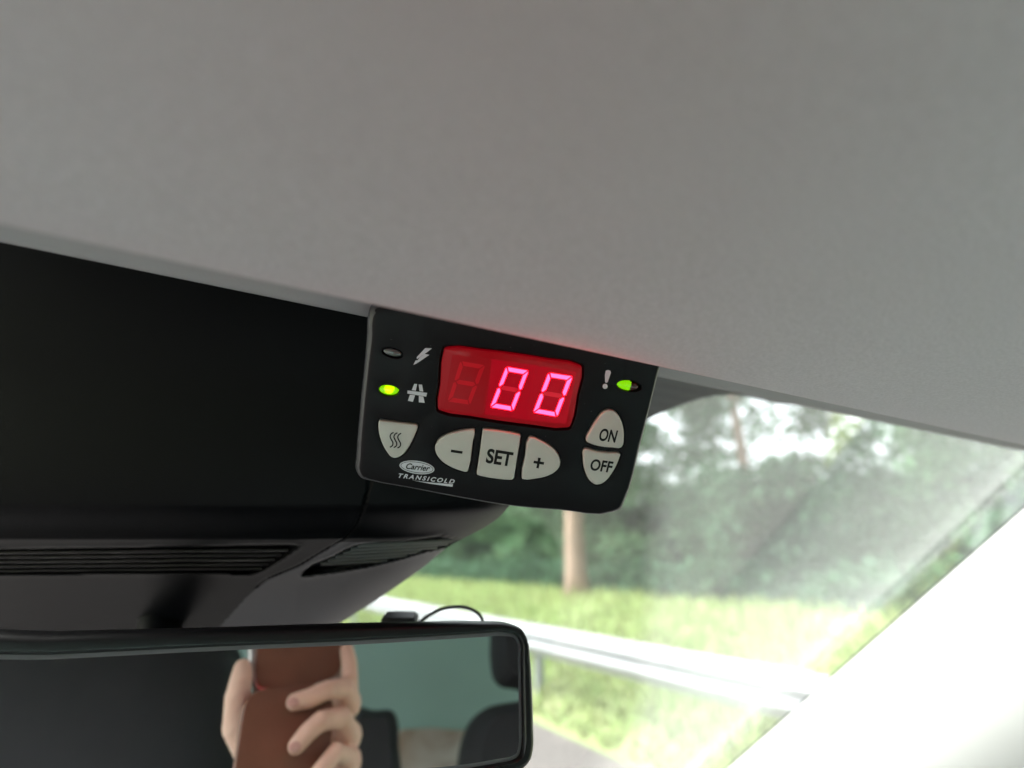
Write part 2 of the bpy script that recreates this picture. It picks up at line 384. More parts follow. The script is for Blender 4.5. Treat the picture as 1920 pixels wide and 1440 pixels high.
# wood behind: one mass
bm = bmesh.new(); bt = bmesh.new()
for i in range(58):
    y = -1+i*1.15+rnd.uniform(-.5, .5); x = rnd.uniform(11.5, 19)+(2 if y > 40 else 0); g = gz(x, y)
    d = math.hypot(x, y); az = math.degrees(math.atan2(x, y))
    gap = 49.5 < az < 58                                       # thin crowns where the sky shows through
    h = rnd.uniform(9, 13); crown(bm, x, y, g+.8, g+(3.0 if gap else h), rnd.uniform(1.7, 2.6) if not gap else 1.5, 1300 if gap else 2900, .135)
    if gap: crown(bm, x, y, g+3.6, g+h, 2.0, 640, .14)
wood = obj('wood', bm, M['leaf'])
tag(wood, 'dense blurred green wood standing behind the grass verge', 'wood', kind='stuff')
bm = bmesh.new()
for i in range(900):
    y = rnd.uniform(-2, 70); x = 10.3+rnd.random()*2.2; g = gz(x, y); r = rnd.uniform(.35, .8)
    leaves(bm, (x, y, g+r*.6), r, r, r*.8, 60, .12)
for i in range(700):
    y = rnd.uniform(-4, 80); x = rnd.uniform(20, 23); g = gz(x, y); r = rnd.uniform(1, 1.8)
    leaves(bm, (x, y, g+rnd.uniform(0, 2.2 if 48 < math.degrees(math.atan2(x, y)) < 60 else 4.2)), r, r, r, 70, .3)
for i in range(90):
    a_ = math.radians(rnd.uniform(49, 58)); d_ = rnd.uniform(13.6, 16.0); x = d_*math.sin(a_); y = d_*math.cos(a_); r = rnd.uniform(.4, .8)
    leaves(bm, (x, y, gz(x, y)+rnd.uniform(.2, 3.1)), r, r, r*.8, 60, .12)
tag(obj('undergrowth', bm, M['leaf_dark']), 'dark green undergrowth massed along the foot of the wood', 'undergrowth', kind='stuff')

# ================================================================== the cab
# headliner, extruded across the cab
pr = [(-.95, .42), (-.30, .42), (-.16, .30), (-.09, .14), (-.05, .085), (-.02, .069), (.02, .067), (.08, .0664), (.118, .0662), (.130, .0663), (.138, .0668), (.1425, .0674), (.1458, .0686), (.1482, .0712), (.151, .0768), (.157, .086), (.168, .095), (.168, .102), (.203, .1045), (.2105, .1035), (.2155, .1008), (.2185, .0996), (.2195, .0987), (.2215, .0981), (.2235, .0988), (.2235, .104), (.235, .115), (.27, .145), (.325, .168)]
bm = bmesh.new(); X = [-.85+i*.05 for i in range(35)]
def crown_z(x): return .0
rows = [[bm.verts.new((x, y, z)) for (y, z) in pr] for x in X]
for i in range(len(X)-1):
    for k in range(len(pr)-1): bm.faces.new((rows[i][k], rows[i+1][k], rows[i+1][k+1], rows[i][k+1]))
for f in bm.faces: f.smooth = True
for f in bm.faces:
    if f.calc_center_median().y > .2: f.material_index = 1  # rim faces take the painted shade
hl = obj('headliner', bm, [M['fabric'], M['shaded_rim']])
md = hl.modifiers.new('s', 'SUBSURF'); md.levels = 2; md.render_levels = 2
so = hl.modifiers.new('t', 'SOLIDIFY'); so.thickness = .004; so.offset = 1
tag(hl, 'pale grey felt headliner of the cab ceiling filling the top of the view', 'headliner')

# windscreen
wsr = tag(empty('windscreen', WS0), 'dusty windscreen with a painted pale reflection haze and a dotted black band at its top', 'windscreen')
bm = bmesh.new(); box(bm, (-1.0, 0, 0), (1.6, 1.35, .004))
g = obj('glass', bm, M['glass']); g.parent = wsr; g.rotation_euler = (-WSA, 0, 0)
inner = WS0 - WSN*.0006
fr_px = [(1150, 640), (1600, 755), (1560, 762), (1460, 757), (1405, 744), (1370, 739), (1340, 741), (1310, 747), (1280, 757), (1250, 769), (1225, 780), (1195, 796), (1150, 815)]
bm = bmesh.new(); fp = [on_plane(x, y, inner, WSN) for x, y in fr_px]
vs = [bm.verts.new(p) for p in fp]; bm.faces.new(vs)
r_ = bmesh.ops.extrude_face_region(bm, geom=list(bm.faces)); bmesh.ops.translate(bm, verts=[v for v in r_['geom'] if isinstance(v, bmesh.types.BMVert)], vec=-WSN*.0008)
bmesh.ops.recalc_face_normals(bm, faces=bm.faces)
adopt(wsr, obj('frit_band', bm, M['frit']))

# right windscreen pillar
A = on_plane(1370, 1440, WS0-WSN*.02, WSN); B = on_plane(1500, 1326, WS0-WSN*.02, WSN); D = (B-A).normalized()
pl = tag(empty('windscreen_pillar', A), 'bright white windscreen pillar trim in the bottom right corner', 'pillar')
inw = (ray(1600, 1300)).normalized(); side = D.cross(inw).normalized()
if side.dot(R) < 0: side = -side
bm = bmesh.new(); rings = []
sec = [(0, .0), (.004, -.010), (.02, -.020), (.08, -.034), (.16, -.036), (.26, -.02), (.30, .02), (.30, .05), (0, .03)]
for t in (-.9, -.5, -.2, 0, .2, .4, .6, .8, 1.0, 1.2, 1.4):
    c = A+D*t; rings.append([c+side*a_+inw*b_ for a_, b_ in sec])
loft(bm, rings); bmesh.ops.recalc_face_normals(bm, faces=bm.faces)
adopt(pl, obj('trim', bm, M['pillar'], smooth=40))
bm = bmesh.new(); tube(bm, [A+D*t-side*.0015+inw*.004 for t in (-.9, 0, .6, 1.4)], .004, 8); adopt(pl, obj('seal', bm, M['rubber'], smooth=60))

# cab shell out of view: bulkhead, doors, dashboard, floor
bk = tag(empty('bulkhead', (0, -.62, -1)), 'teal painted bulkhead behind the seats, seen in the rear-view mirror', 'bulkhead')
bm = bmesh.new(); box(bm, (-.95, -.66, -1.1), (.95, -.62, .45)); adopt(bk, obj('panel', bm, M['teal']))
bm = bmesh.new()
dp = [(.66, -1.05), (.64, -.78), (.68, -.69), (.78, -.66), (1.0, -.675), (1.12, -.70), (1.12, -1.05)]
rings = [[(x, y, z) for y, z in dp] for x in (-.85, -.4, 0, .4, .85)]; loft(bm, rings); bmesh.ops.recalc_face_normals(bm, faces=bm.faces)
tag(obj('dashboard', bm, M['dash'], smooth=40), 'dark dashboard below the windscreen', 'dashboard')
bm = bmesh.new(); box(bm, (-.86, -.62, -1.06), (.86, .38, -1.0)); tag(obj('unseen_floor', bm, M['unseen_floor']), kind='structure')  # unseen slab added and cut short to shape light on the headliner
# overhead console
SIL = [(430, 1080), (760, 1040), (880, 990), (930, 968), (955, 950), (975, 932), (992, 905), (1005, 878), (1016, 854), (1030, 832), (1060, 799), (1100, 743), (1130, 699), (1165, 643), (1230, 545), (1300, 440)]
def lerp_tab(T, y):
    for i in range(len(T)-1):
        if T[i][0] <= y <= T[i+1][0]:
            t = (y-T[i][0])/(T[i+1][0]-T[i][0]); return T[i][1]*(1-t)+T[i+1][1]*t
    return T[0][1] if y < T[0][0] else T[-1][1]
def xs_(y): return (lerp_tab(SIL, y-12)+2*lerp_tab(SIL, y)+lerp_tab(SIL, y+12))/4
def crease(x): return 1012-.012*(x-700) if x > 560 else 1014
def cdepth(x, y):
    e = xs_(y)-x                                    # px from the right silhouette
    d = .264
    c = crease(x)
    sm = lambda a, b, t: (lambda k: k*k*(3-2*k))(min(1, max(0, (t-a)/(b-a))))
    d += -.006*sm(c-330, c-60, y)+.010*sm(c-70, c-4, y)          # belly bulges towards the viewer, then tucks in above the vents
    if y > c-4: d += .00055*(y-c+4)
    d += .022*math.exp(-max(e, 0)/38.0)                            # rounds away at the silhouette
    if y > c-60: d += .030*sm(620, 900, x)*sm(c-60, c+10, y)      # lower face is turned towards the right
    d += .010*sm(-500, 420, x)*0
    return d
def inside(px, py, poly):
    c = False; n_ = len(poly)
    for i in range(n_):
        x1, y1 = poly[i]; x2, y2 = poly[i-1]
        if (y1 > py) != (y2 > py) and px < (x2-x1)*(py-y1)/(y2-y1)+x1: c = not c
    return c
def pdist(px, py, poly):
    best = 1e9; n_ = len(poly); p = Vector((px, py))
    for i in range(n_):
        a = Vector(poly[i-1]); b = Vector(poly[i]); ab = b-a; t = max(0, min(1, (p-a).dot(ab)/max(1e-9, ab.length_squared)))
        best = min(best, (p-(a+ab*t)).length)
    return best
VENT = [tuple(v) for v in catmull([(566, 1077), (572, 1068), (620, 1044), (664, 1022), (684, 1018), (760, 1014), (852, 1011), (856, 1014), (800, 1033), (720, 1055), (660, 1067), (600, 1076)], 3)]
VENT2 = [(x, y) for x, y in ((-120, 1030), (200, 1026), (420, 1022), (545, 1020), (562, 1024), (530, 1046), (490, 1070), (470, 1076), (420, 1074), (200, 1074), (-120, 1078))]
def seam(x, y):                                     # shut line that runs down from the panel to the left of the vent
    T = [(880, 700), (915, 690), (950, 683), (985, 668), (1010, 645), (1030, 610), (1060, 560), (1085, 500), (1110, 470)]
    if y < 880 or y > 1100: return 99
    return abs(x-lerp_tab(T, y))
bm = bmesh.new(); NY, NX = 260, 300
ysr = [430+ (1290-430)*((i/NY)**.75) for i in range(NY+1)]
grid = []; SXY = []
for y in ysr:
    row = []; e = xs_(y); SXY.append([-520+(e+520)*(1-(1-j/NX)**1.5) for j in range(NX+1)])
    for j in range(NX+1):
        t = j/NX; t = 1-(1-t)**1.5
        x = -520+(e+520)*t; d = cdepth(x, y)
        for poly, dep in ((VENT, .014), (VENT2, .012)):
            xs2 = [q_[0] for q_ in poly]; ys2 = [q_[1] for q_ in poly]
            if min(xs2)-12 < x < max(xs2)+12 and min(ys2)-12 < y < max(ys2)+12:
                dd = pdist(x, y, poly)
                if inside(x, y, poly): d += dep*min(1, dd/5.0)**.6
                elif dd < 10: d -= .0012*(1-dd/10.0)**1.5*min(1, dd/1.5+.3)
        s_ = seam(x, y)
        if s_ < 3: d += .0035*(1-s_/3)
        row.append(bm.verts.new(at(x, y, d)))
    grid.append(row)
for i in range(NY):
    for j in range(NX): bm.faces.new((grid[i][j], grid[i+1][j], grid[i+1][j+1], grid[i][j+1]))
# close the body behind with a skirt going up to the glass
def skirt(edge):
    nv = [bm.verts.new(v.co*1.0+Vector((0.0, .02, .02))) for v in edge]
    for k in range(len(edge)-1): bm.faces.new((edge[k], edge[k+1], nv[k+1], nv[k]))
skirt([r[-1] for r in grid]); skirt(grid[-1]); skirt([r[0] for r in grid]); skirt(grid[0])
bmesh.ops.recalc_face_normals(bm, faces=bm.faces)
for f in bm.faces: f.smooth = True
oc = tag(empty('overhead_console', at(500, 900, .3)), 'big matt black overhead console with slatted vents under the headliner at left', 'console')
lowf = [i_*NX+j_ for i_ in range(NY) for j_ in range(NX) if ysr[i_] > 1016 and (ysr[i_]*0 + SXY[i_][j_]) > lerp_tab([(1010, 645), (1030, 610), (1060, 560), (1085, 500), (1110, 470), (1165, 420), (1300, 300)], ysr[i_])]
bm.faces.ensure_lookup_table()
for k_ in lowf: bm.faces[k_].material_index = 1  # lower faces take the painted lighter tone
adopt(oc, obj('housing', bm, [M['console'], M['console_lit']]))
def lerp2(a, b, t): return (a[0]+(b[0]-a[0])*t, a[1]+(b[1]-a[1])*t)
vt = bmesh.new()
for k in range(6):
    t = (k+.35)/6.4
    a = lerp2((676, 1020), (588, 1064), t); b = lerp2((850, 1013), (720, 1052), t) if k else (846, 1013.5)
    b = [(846, 1014), (838, 1019), (818, 1026), (790, 1034), (762, 1041), (726, 1050)][k]
    P = []
    for q_ in range(9):
        x, y = lerp2(a, b, q_/8); P.append(at(x, y, cdepth(x, y)+.0045))
    tube(vt, P, .0011, 6)
adopt(oc, obj('vent', vt, M['console_vent'], smooth=60))
vt = bmesh.new()
for k in range(5):
    t = (k+.5)/5; a = (-120, 1032+44*t); b = lerp2((548, 1026), (486, 1070), t); P = []
    for q_ in range(25):
        x, y = lerp2(a, b, q_/24); P.append(at(x, y, cdepth(x, y)+.005))
    tube(vt, P, .0010, 6)
v2 = adopt(oc, obj('vent', vt, M['plate'], smooth=60))

# ================================================================== rear-view mirror
FOOT = (557, 1226); r0 = ray(*FOOT); MN = (-r0).normalized(); MP = r0*(.272/r0.length)
mx_ = R - MN*R.dot(MN); mx_.normalize(); my_ = MN.cross(mx_)
def ml(px, py):
    p = on_plane(px, py, MP, MN)-MP; return Vector((p.dot(mx_), p.dot(my_)))
def mw(v, z): return MP+mx_*v.x+my_*v.y+MN*z
mr_ = tag(empty('rear_view_mirror', MP), 'black framed rear-view mirror reflecting a hand with a brown phone case', 'mirror')
outer_px = [(960, 1168), (980, 1178), (991, 1200), (997, 1240), (1001, 1300), (1003, 1360), (1003, 1405), (998, 1425), (985, 1442), (960, 1452), (700, 1490), (420, 1520), (100, 1560), (-120, 1590), (-160, 1570), (-178, 1480), (-180, 1330), (-176, 1225), (-160, 1200), (-130, 1190), (100, 1182), (420, 1174), (640, 1167), (800, 1164), (900, 1163)]
inner_px = [(948, 1186), (966, 1190), (975, 1203), (977, 1240), (978, 1300), (979, 1360), (978, 1400), (974, 1416), (962, 1425), (940, 1430), (700, 1458), (420, 1488), (100, 1525), (-100, 1545), (-128, 1530), (-140, 1460), (-142, 1330), (-138, 1262), (-126, 1245), (-100, 1238), (100, 1228), (420, 1212), (640, 1203), (800, 1194), (900, 1188)]
O = catmull([ml(*p) for p in outer_px], 4); I = catmull([ml(*p) for p in inner_px], 4)
def mix(a, b, t): return [p*(1-t)+q_*t for p, q_ in zip(a, b)]
bm = bmesh.new(); rings = []
c0 = sum(O, Vector((0, 0)))/len(O)
rings.append([mw(c0+(p-c0)*.80, -.036) for p in O]); rings.append([mw(c0+(p-c0)*.92, -.030) for p in O]); rings.append([mw(c0+(p-c0)*.985, -.014) for p in O])
for k in range(9):
    a = k/8*math.pi*.5; rings.append([mw(v, -.006+.009*math.sin(a)) for v in mix(O, I, (1-math.cos(a))*.55)])
rings.append([mw(v, .0026) for v in mix(O, I, .85)]); rings.append([mw(v, .0005) for v in mix(O, I, .97)]); rings.append([mw(v, -.002) for v in I])
loft(bm, rings, True, False); bmesh.ops.recalc_face_normals(bm, faces=bm.faces)
adopt(mr_, obj('housing', bm, M['mirror_frame'], smooth=50))
bm = bmesh.new(); I2 = offset(I, .0003); I3 = offset(I, -.0015)
Rg = loft(bm, [[mw(v, -.001) for v in I2], [mw(v, 0.0) for v in I3]], False, False)
bmesh.ops.recalc_face_normals(bm, faces=bm.faces)
adopt(mr_, obj('glass_bevel', bm, M['bevel']))
bm = bmesh.new(); bm.faces.new([bm.verts.new(mw(v, 0.0)) for v in I3]); bm.normal_update()
if bm.faces[:][0].normal.dot(MN) < 0: bmesh.ops.reverse_faces(bm, faces=bm.faces)
adopt(mr_, obj('glass', bm, M['mirror']))
bm = bmesh.new(); tube(bm, [at(300, 1330, .31), at(300, 1230, .34), at(300, 1150, .36)], .012, 16); adopt(mr_, obj('stalk', bm, M['mirror_frame'], smooth=60))
# cable and little connector above the mirror
bm = bmesh.new()
cp = catmull([Vector(p) for p in ((770, 1182, 0), (795, 1160, 0), (820, 1145, 0), (850, 1138, 0), (880, 1141, 0), (898, 1152, 0), (906, 1166, 0), (908, 1190, 0))], 5, False)
tube(bm, [at(p.x, p.y, .325) for p in cp], .0010, 8)
tag(obj('cable', bm, M['rubber'], smooth=60), 'thin black cable looping up behind the top of the rear-view mirror', 'cable')
bm = bmesh.new(); lo = at(750, 1181, .33)
bmesh.ops.create_cube(bm, size=1, matrix=Matrix.Translation(lo) @ Matrix(((R.x, U.x, -F.x), (R.y, U.y, -F.y), (R.z, U.z, -F.z))).to_4x4() @ Matrix.Diagonal((.020, .018, .012, 1)))
bmesh.ops.bevel(bm, geom=list(bm.edges), offset=.0015, segments=3, affect='EDGES')
tag(obj('cable_connector', bm, M['rubber'], smooth=40), 'small black box peeking over the top of the rear-view mirror beside the cable', 'connector')

# things seen in the mirror: reflected pixel rays meet real planes behind the mirror's viewer
def refl(px, py, p0, nn):
    d = ray(px, py); o = on_plane(px, py, MP, MN); d = d-MN*(2*d.dot(MN)); return on_plane(0, 0, p0, nn, o, d)
def HP(px, py, fwd): return refl(px, py, F*fwd, F)
def slab(bm, pts, fwd, th, n_=3):
    P = catmull([HP(x, y, fwd) for x, y in pts], n_); C_ = sum(P, Vector())/len(P)
    rings = [[p-F*th for p in P], [p-F*.0012 for p in P], [C_+(p-C_)*.985-F*.0002 for p in P], [C_+(p-C_)*.965 for p in P]]
    loft(bm, rings); bmesh.ops.recalc_face_normals(bm, faces=bm.faces); return bm
ph = tag(empty('phone', HP(560, 1240, -.004)), 'phone in a brown leather flip case, held by the hand in the mirror', 'phone')
adopt(ph, obj('phone_body', slab(bmesh.new(), [(470, 1180), (471, 1215), (473, 1270), (480, 1290), (560, 1296), (640, 1285), (652, 1270), (652, 1180), (640, 1160), (560, 1155), (480, 1165)], -.005, .008), M['phone'], smooth=40))
adopt(ph, obj('case_back', slab(bmesh.new(), [(482, 1180), (482, 1215), (480, 1265), (486, 1286), (510, 1290), (560, 1287), (600, 1278), (632, 1264), (640, 1250), (640, 1180), (630, 1168), (560, 1160), (490, 1168)], -.004, .002), M['leather'], smooth=40))
adopt(ph, obj('case_flap', slab(bmesh.new(), [(436, 1470), (446, 1400), (454, 1345), (462, 1315), (474, 1299), (492, 1292), (540, 1287), (590, 1281), (618, 1290), (624, 1330), (622, 1400), (620, 1470), (600, 1560), (430, 1560)], .0055, .005), M['leather'], smooth=40))

# hand: tapered chains fused by a voxel remesh into one skin
def chain(bm, pts, rs):
    P = []; rr = []
    for i in range(len(pts)-1):
        for k in range(6):
            t = k/6; P.append(pts[i].lerp(pts[i+1], t)); rr.append(rs[i]*(1-t)+rs[i+1]*t)
    P.append(pts[-1]); rr.append(rs[-1])
    P = [P[0]]+P+[P[-1]]
    for p, r in zip(P, rr+[rr[-1]]*2):
        bmesh.ops.create_icosphere(bm, subdivisions=2, radius=r, matrix=Matrix.Translation(p))
bm = bmesh.new()
K = HP
chain(bm, [K(650, 1218, .004), K(655, 1245, .006), K(655, 1272, .004), K(652, 1310, -.008)], [.0058, .0068, .0072, .009])       # index, tip up the side
chain(bm, [K(553, 1316, .011), K(580, 1309, .013), K(612, 1294, .014), K(645, 1290, .006), K(655, 1320, -.012)], [.0066, .0072, .0076, .0080, .010])   # middle, bent over the case
chain(bm, [K(556, 1398, .011), K(578, 1372, .014), K(602, 1352, .015), K(640, 1345, .006), K(652, 1380, -.012)], [.0064, .0070, .0075, .0080, .010])   # ring
chain(bm, [K(585, 1462, .010), K(605, 1440, .012), K(630, 1410, .010), K(648, 1420, -.006), K(645, 1450, -.014)], [.0058, .0062, .0068, .0074, .010])   # little
chain(bm, [K(455, 1252, -.004), K(452, 1275, -.004), K(446, 1305, -.010), K(450, 1360, -.022), K(500, 1430, -.034)], [.0066, .0082, .0090, .012, .017])   # thumb
for a, b in ((1320, 1500), (1380, 1540)):                                                                  # palm behind the phone
    chain(bm, [K(650, a, -.018), K(590, a+50, -.032), K(520, b-40, -.036), K(490, b, -.036)], [.012, .016, .018, .018])
chain(bm, [K(645, 1430, -.018), K(600, 1500, -.034), K(560, 1600, -.045), K(560, 1760, -.06)], [.013, .020, .024, .026])
me0 = bpy.data.meshes.new('tmp'); bm.to_mesh(me0); bm.free(); ho = bpy.data.objects.new('tmp', me0); COL.objects.link(ho)
rm = ho.modifiers.new('r', 'REMESH'); rm.mode = 'VOXEL'; rm.voxel_size = .0011; sm_ = ho.modifiers.new('s', 'SMOOTH'); sm_.factor = .6; sm_.iterations = 7
bpy.context.view_layer.update(); dg = bpy.context.evaluated_depsgraph_get(); me1 = bpy.data.meshes.new_from_object(ho.evaluated_get(dg)); bpy.data.objects.remove(ho)
for p_ in me1.polygons: p_.use_smooth = True
hr = tag(empty('person', K(560, 1700, -.05)), "person's hand gripping the brown phone case, fingers curled over it, seen in the mirror", 'person')
adopt(hr, obj('body', me1, M['skin']))
bm = bmesh.new(); P = [K(560, 1640, -.05), K(562, 1760, -.06), K(520, 2000, -.09), K(400, 2400, -.16)]; P = catmull(P, 5, False)
tube(bm, P, [.031+.0012*i+.001*math.sin(i*2.1) for i in range(len(P))], 20); adopt(hr, obj('sleeve', bm, M['sleeve'], smooth=60))
# fingernails
for (x, y, fw, s_) in ((549, 1317, .0170, .0042), (553, 1400, .0168, .0040)):
    bm = bmesh.new(); c = K(x, y, fw); bmesh.ops.create_uvsphere(bm, u_segments=16, v_segments=8, radius=1, matrix=Matrix.Translation(c) @ Matrix(((R.x, U.x, -F.x), (R.y, U.y, -F.y), (R.z, U.z, -F.z))).to_4x4() @ Matrix.Diagonal((s_*1.1, s_*.85, .0012, 1)))
    adopt(hr, obj('fingernail', bm, mat('nail', (.62, .36, .33), .25, spec=.5), smooth=80))

# dark seat shapes and a cardboard sheet between seats and bulkhead (reflected)
YN = Vector((0, 1, 0))
def seatback(name, pts, y, th, lab, cat, m=M['seat'], n_=3, grp=None, bulge=.03):
    P = catmull([refl(px, py, Vector((0, y, 0)), YN) for px, py in pts], n_); C_ = sum(P, Vector())/len(P); bm = bmesh.new()
    rings = [[C_+(p-C_)*.96+Vector((0, -th, 0)) for p in P], [p+Vector((0, -th*.8, 0)) for p in P], [p+Vector((0, -th*.15, 0)) for p in P], [C_+(p-C_)*.97 for p in P], [C_+(p-C_)*.7+Vector((0, bulge, 0)) for p in P]]
    loft(bm, rings); bmesh.ops.recalc_face_normals(bm, faces=bm.faces)
    return tag(obj(name, bm, m, smooth=50), lab, cat)
seatback('headrest', [(925, 1120), (925, 1180), (926, 1240), (932, 1268), (945, 1282), (970, 1287), (1080, 1290), (1100, 1270), (1100, 1120)], -.35, .06, 'black rounded shape hanging at the upper right of the mirror reflection', 'headrest')
seatback('seat_back', [(858, 1520), (864, 1430), (872, 1385), (888, 1350), (912, 1327), (950, 1317), (1050, 1312), (1180, 1330), (1200, 1520)], -.33, .09, 'black curved seat back at the lower right of the mirror reflection', 'seat')
seatback('seat_back', [(655, 1520), (661, 1400), (662, 1340), (668, 1328), (700, 1331), (736, 1333), (742, 1345), (745, 1400), (748, 1520)], -.36, .08, 'narrow dark square seat back beside the hand in the mirror reflection', 'seat')
seatback('driver_headrest', [(-300, 1560), (-300, 1280), (-220, 1215), (0, 1190), (300, 1180), (395, 1185), (412, 1200), (418, 1240), (420, 1300), (428, 1420), (434, 1560)], -.30, .12, 'large black headrest left of the hand in the mirror reflection', 'headrest')
def wood_mat():
    m = bpy.data.materials.new('worn_board'); m.use_nodes = True; n = m.node_tree; p = n.nodes['Principled BSDF']; tc = n.nodes.new('ShaderNodeTexCoord')
    w = n.nodes.new('ShaderNodeTexNoise'); w.inputs['Scale'].default_value = 6; w.inputs['Distortion'].default_value = 2.5; w.inputs['Detail'].default_value = 4
    r = n.nodes.new('ShaderNodeValToRGB'); r.color_ramp.elements[0].position = .42; r.color_ramp.elements[0].color = (.86, .84, .78, 1); r.color_ramp.elements[1].position = .75; r.color_ramp.elements[1].color = (.38, .24, .15, 1)
    n.links.new(tc.outputs['Object'], w.inputs[0]); n.links.new(w.outputs['Fac'], r.inputs[0]); n.links.new(r.outputs[0], p.inputs['Base Color']); p.inputs['Roughness'].default_value = .8
    return m
seatback('board', [(742, 1560), (742, 1380), (744, 1370), (752, 1368), (860, 1369), (880, 1371), (884, 1380), (884, 1560)], -.55, .03, 'pale stained board between the dark seat backs in the mirror reflection', 'board', wood_mat(), 2, bulge=.002)

# ================================================================== the controller
def rod(w):
    w = Vector(w); return Matrix.Rotation(w.length, 3, w.normalized())
Rc = rod([math.radians(a) for a in (-14.24, -2.54, -8.22)])         # camera frame: x right, y up, z forward
SC = 1.06; tcm = Vector((-.0008, -.0021, .2189))*SC
B3 = Matrix(((R.x, U.x, F.x), (R.y, U.y, F.y), (R.z, U.z, F.z)))
CU = B3 @ (Rc @ Vector((1, 0, 0))); CV = B3 @ (Rc @ Vector((0, 1, 0))); CN = CU.cross(CV)
if CN.dot(F) > 0: CN = -CN
CO = B3 @ tcm
ct = tag(empty('control_panel', CO), 'black control panel with lit red display reading 00 and cream buttons, fixed under the headliner', 'control panel')
ct.matrix_world = Matrix(((CU.x, CV.x, CN.x, CO.x), (CU.y, CV.y, CN.y, CO.y), (CU.z, CV.z, CN.z, CO.z), (0, 0, 0, 1)))
def cl(px, py, z=0.0):                                              # pixel -> face plane (local u, v)
    p = on_plane(px, py, CO+CN*z, CN)-CO; return Vector((p.dot(CU), p.dot(CV)))
def v3(v, z): return Vector((v.x, v.y, z))
def part(name, bm, m, parent=ct, smooth=None, label=None):
    o = obj(name, bm, m, parent, smooth)
    if label: o['label'] = label
    return o
def Z(ox, oy, L): return [(ox+x/6.0, oy+y/6.0) for x, y in L]
OUT = [(684, 625), (685, 598), (690, 577), (700, 563), (715, 557), (850, 577), (1050, 607), (1235, 636), (1250, 640), (1252, 652), (1241, 690), (1206, 830), (1174, 945), (1168, 958), (1152, 965), (1050, 961), (950, 952), (860, 937), (760, 918), (695, 906), (672, 900), (663, 885), (664, 862), (672, 760), (680, 680)]
INN = [(706, 630), (706, 608), (708, 600), (714, 596), (726, 594), (850, 607), (1050, 637), (1215, 662), (1226, 668), (1232, 684), (1228, 705), (1196, 832), (1165, 940), (1160, 949), (1146, 956), (1050, 953), (950, 944), (861, 929), (762, 910), (704, 899), (688, 893), (681, 880), (682, 860), (690, 760), (699, 680)]
CO_ = catmull([cl(*p) for p in OUT], 4); CI_ = catmull([cl(*p) for p in INN], 4)
bm = bmesh.new(); rings = [[v3(p, -.024) for p in CO_], [v3(p, -.006) for p in CO_]]
for k in range(1, 9):
    a = k/8*math.pi/2; rings.append([v3(v, -.0046*(1-math.sin(a))) for v in mix(CO_, CI_, 1-math.cos(a))])
Rr = loft(bm, rings, True, False)
holes = {}
HO = {
 'heat': [(722, 788.6), (713, 787.6), (711, 788.4), (710.2, 790.5), (710, 795), (711, 810), (714, 822), (718, 832), (727, 848), (733, 855), (740, 857.5), (748, 856), (757, 850), (767, 837), (775, 822), (781, 807), (783, 799), (782.5, 797), (781, 796), (770, 794.5), (746, 791.6)],
 'minus': Z(640, 760, [(1495, 268), (1440, 268), (1330, 285), (1200, 320), (1110, 370), (1065, 430), (1055, 480), (1075, 550), (1130, 620), (1220, 680), (1330, 725), (1400, 742), (1422, 736), (1430, 715), (1480, 400), (1500, 290)]),
 'set': [(911, 804), (907, 803.8), (905, 806), (904, 813), (900, 845), (895, 878), (894, 886), (895, 889), (898.5, 890.7), (906, 892.5), (930, 896.5), (954, 898.6), (960, 898.3), (963, 896), (964.5, 889), (970, 855), (975, 822), (975.5, 816), (973.5, 813.5), (967, 812), (940, 807)],
 'plus': Z(940, 760, [(318, 352), (306, 366), (268, 570), (228, 790), (232, 818), (260, 828), (380, 820), (500, 795), (600, 745), (650, 690), (663, 635), (650, 580), (600, 500), (520, 435), (420, 380), (340, 352)]),
 'on': Z(940, 760, [(1210, 48), (1150, 65), (1080, 140), (1000, 270), (950, 375), (955, 400), (1000, 425), (1100, 455), (1250, 470), (1345, 468), (1365, 440), (1375, 370), (1375, 290), (1350, 180), (1300, 90), (1250, 55)]),
 'off': Z(940, 760, [(940, 482), (922, 505), (918, 600), (930, 700), (960, 790), (1000, 850), (1060, 885), (1110, 880), (1170, 845), (1240, 760), (1300, 650), (1330, 570), (1337, 550), (1320, 537), (1200, 530), (1050, 510), (965, 485)]),
 'display': [(831, 660), (833.5, 653.5), (840, 651.7), (900, 656), (960, 663), (1030, 674), (1086.5, 685), (1091, 688), (1092, 693), (1083, 740), (1071, 797), (1068.5, 801.5), (1062.5, 803), (1000, 798), (940, 790.5), (880, 781), (827, 771.5), (822, 769), (820.5, 763), (825, 720)],
}
def ell(cx, cy, a, b, deg, n_=24):
    t = math.radians(deg); return [(cx+a*math.cos(k/n_*6.28318)*math.cos(t)-b*math.sin(k/n_*6.28318)*math.sin(t), cy+a*math.cos(k/n_*6.28318)*math.sin(t)+b*math.sin(k/n_*6.28318)*math.cos(t)) for k in range(n_)]
HO['led_a'] = ell(736, 662, 20.0, 8.6, 13); HO['led_b'] = ell(729, 732.5, 19.5, 9.6, 8); HO['led_c'] = ell(1180, 724, 23, 9.8, 8)
edges = []
ie = [bm.edges.get((Rr[-1][k], Rr[-1][(k+1) % len(Rr[-1])])) for k in range(len(Rr[-1]))]; edges += ie
LOC = {}
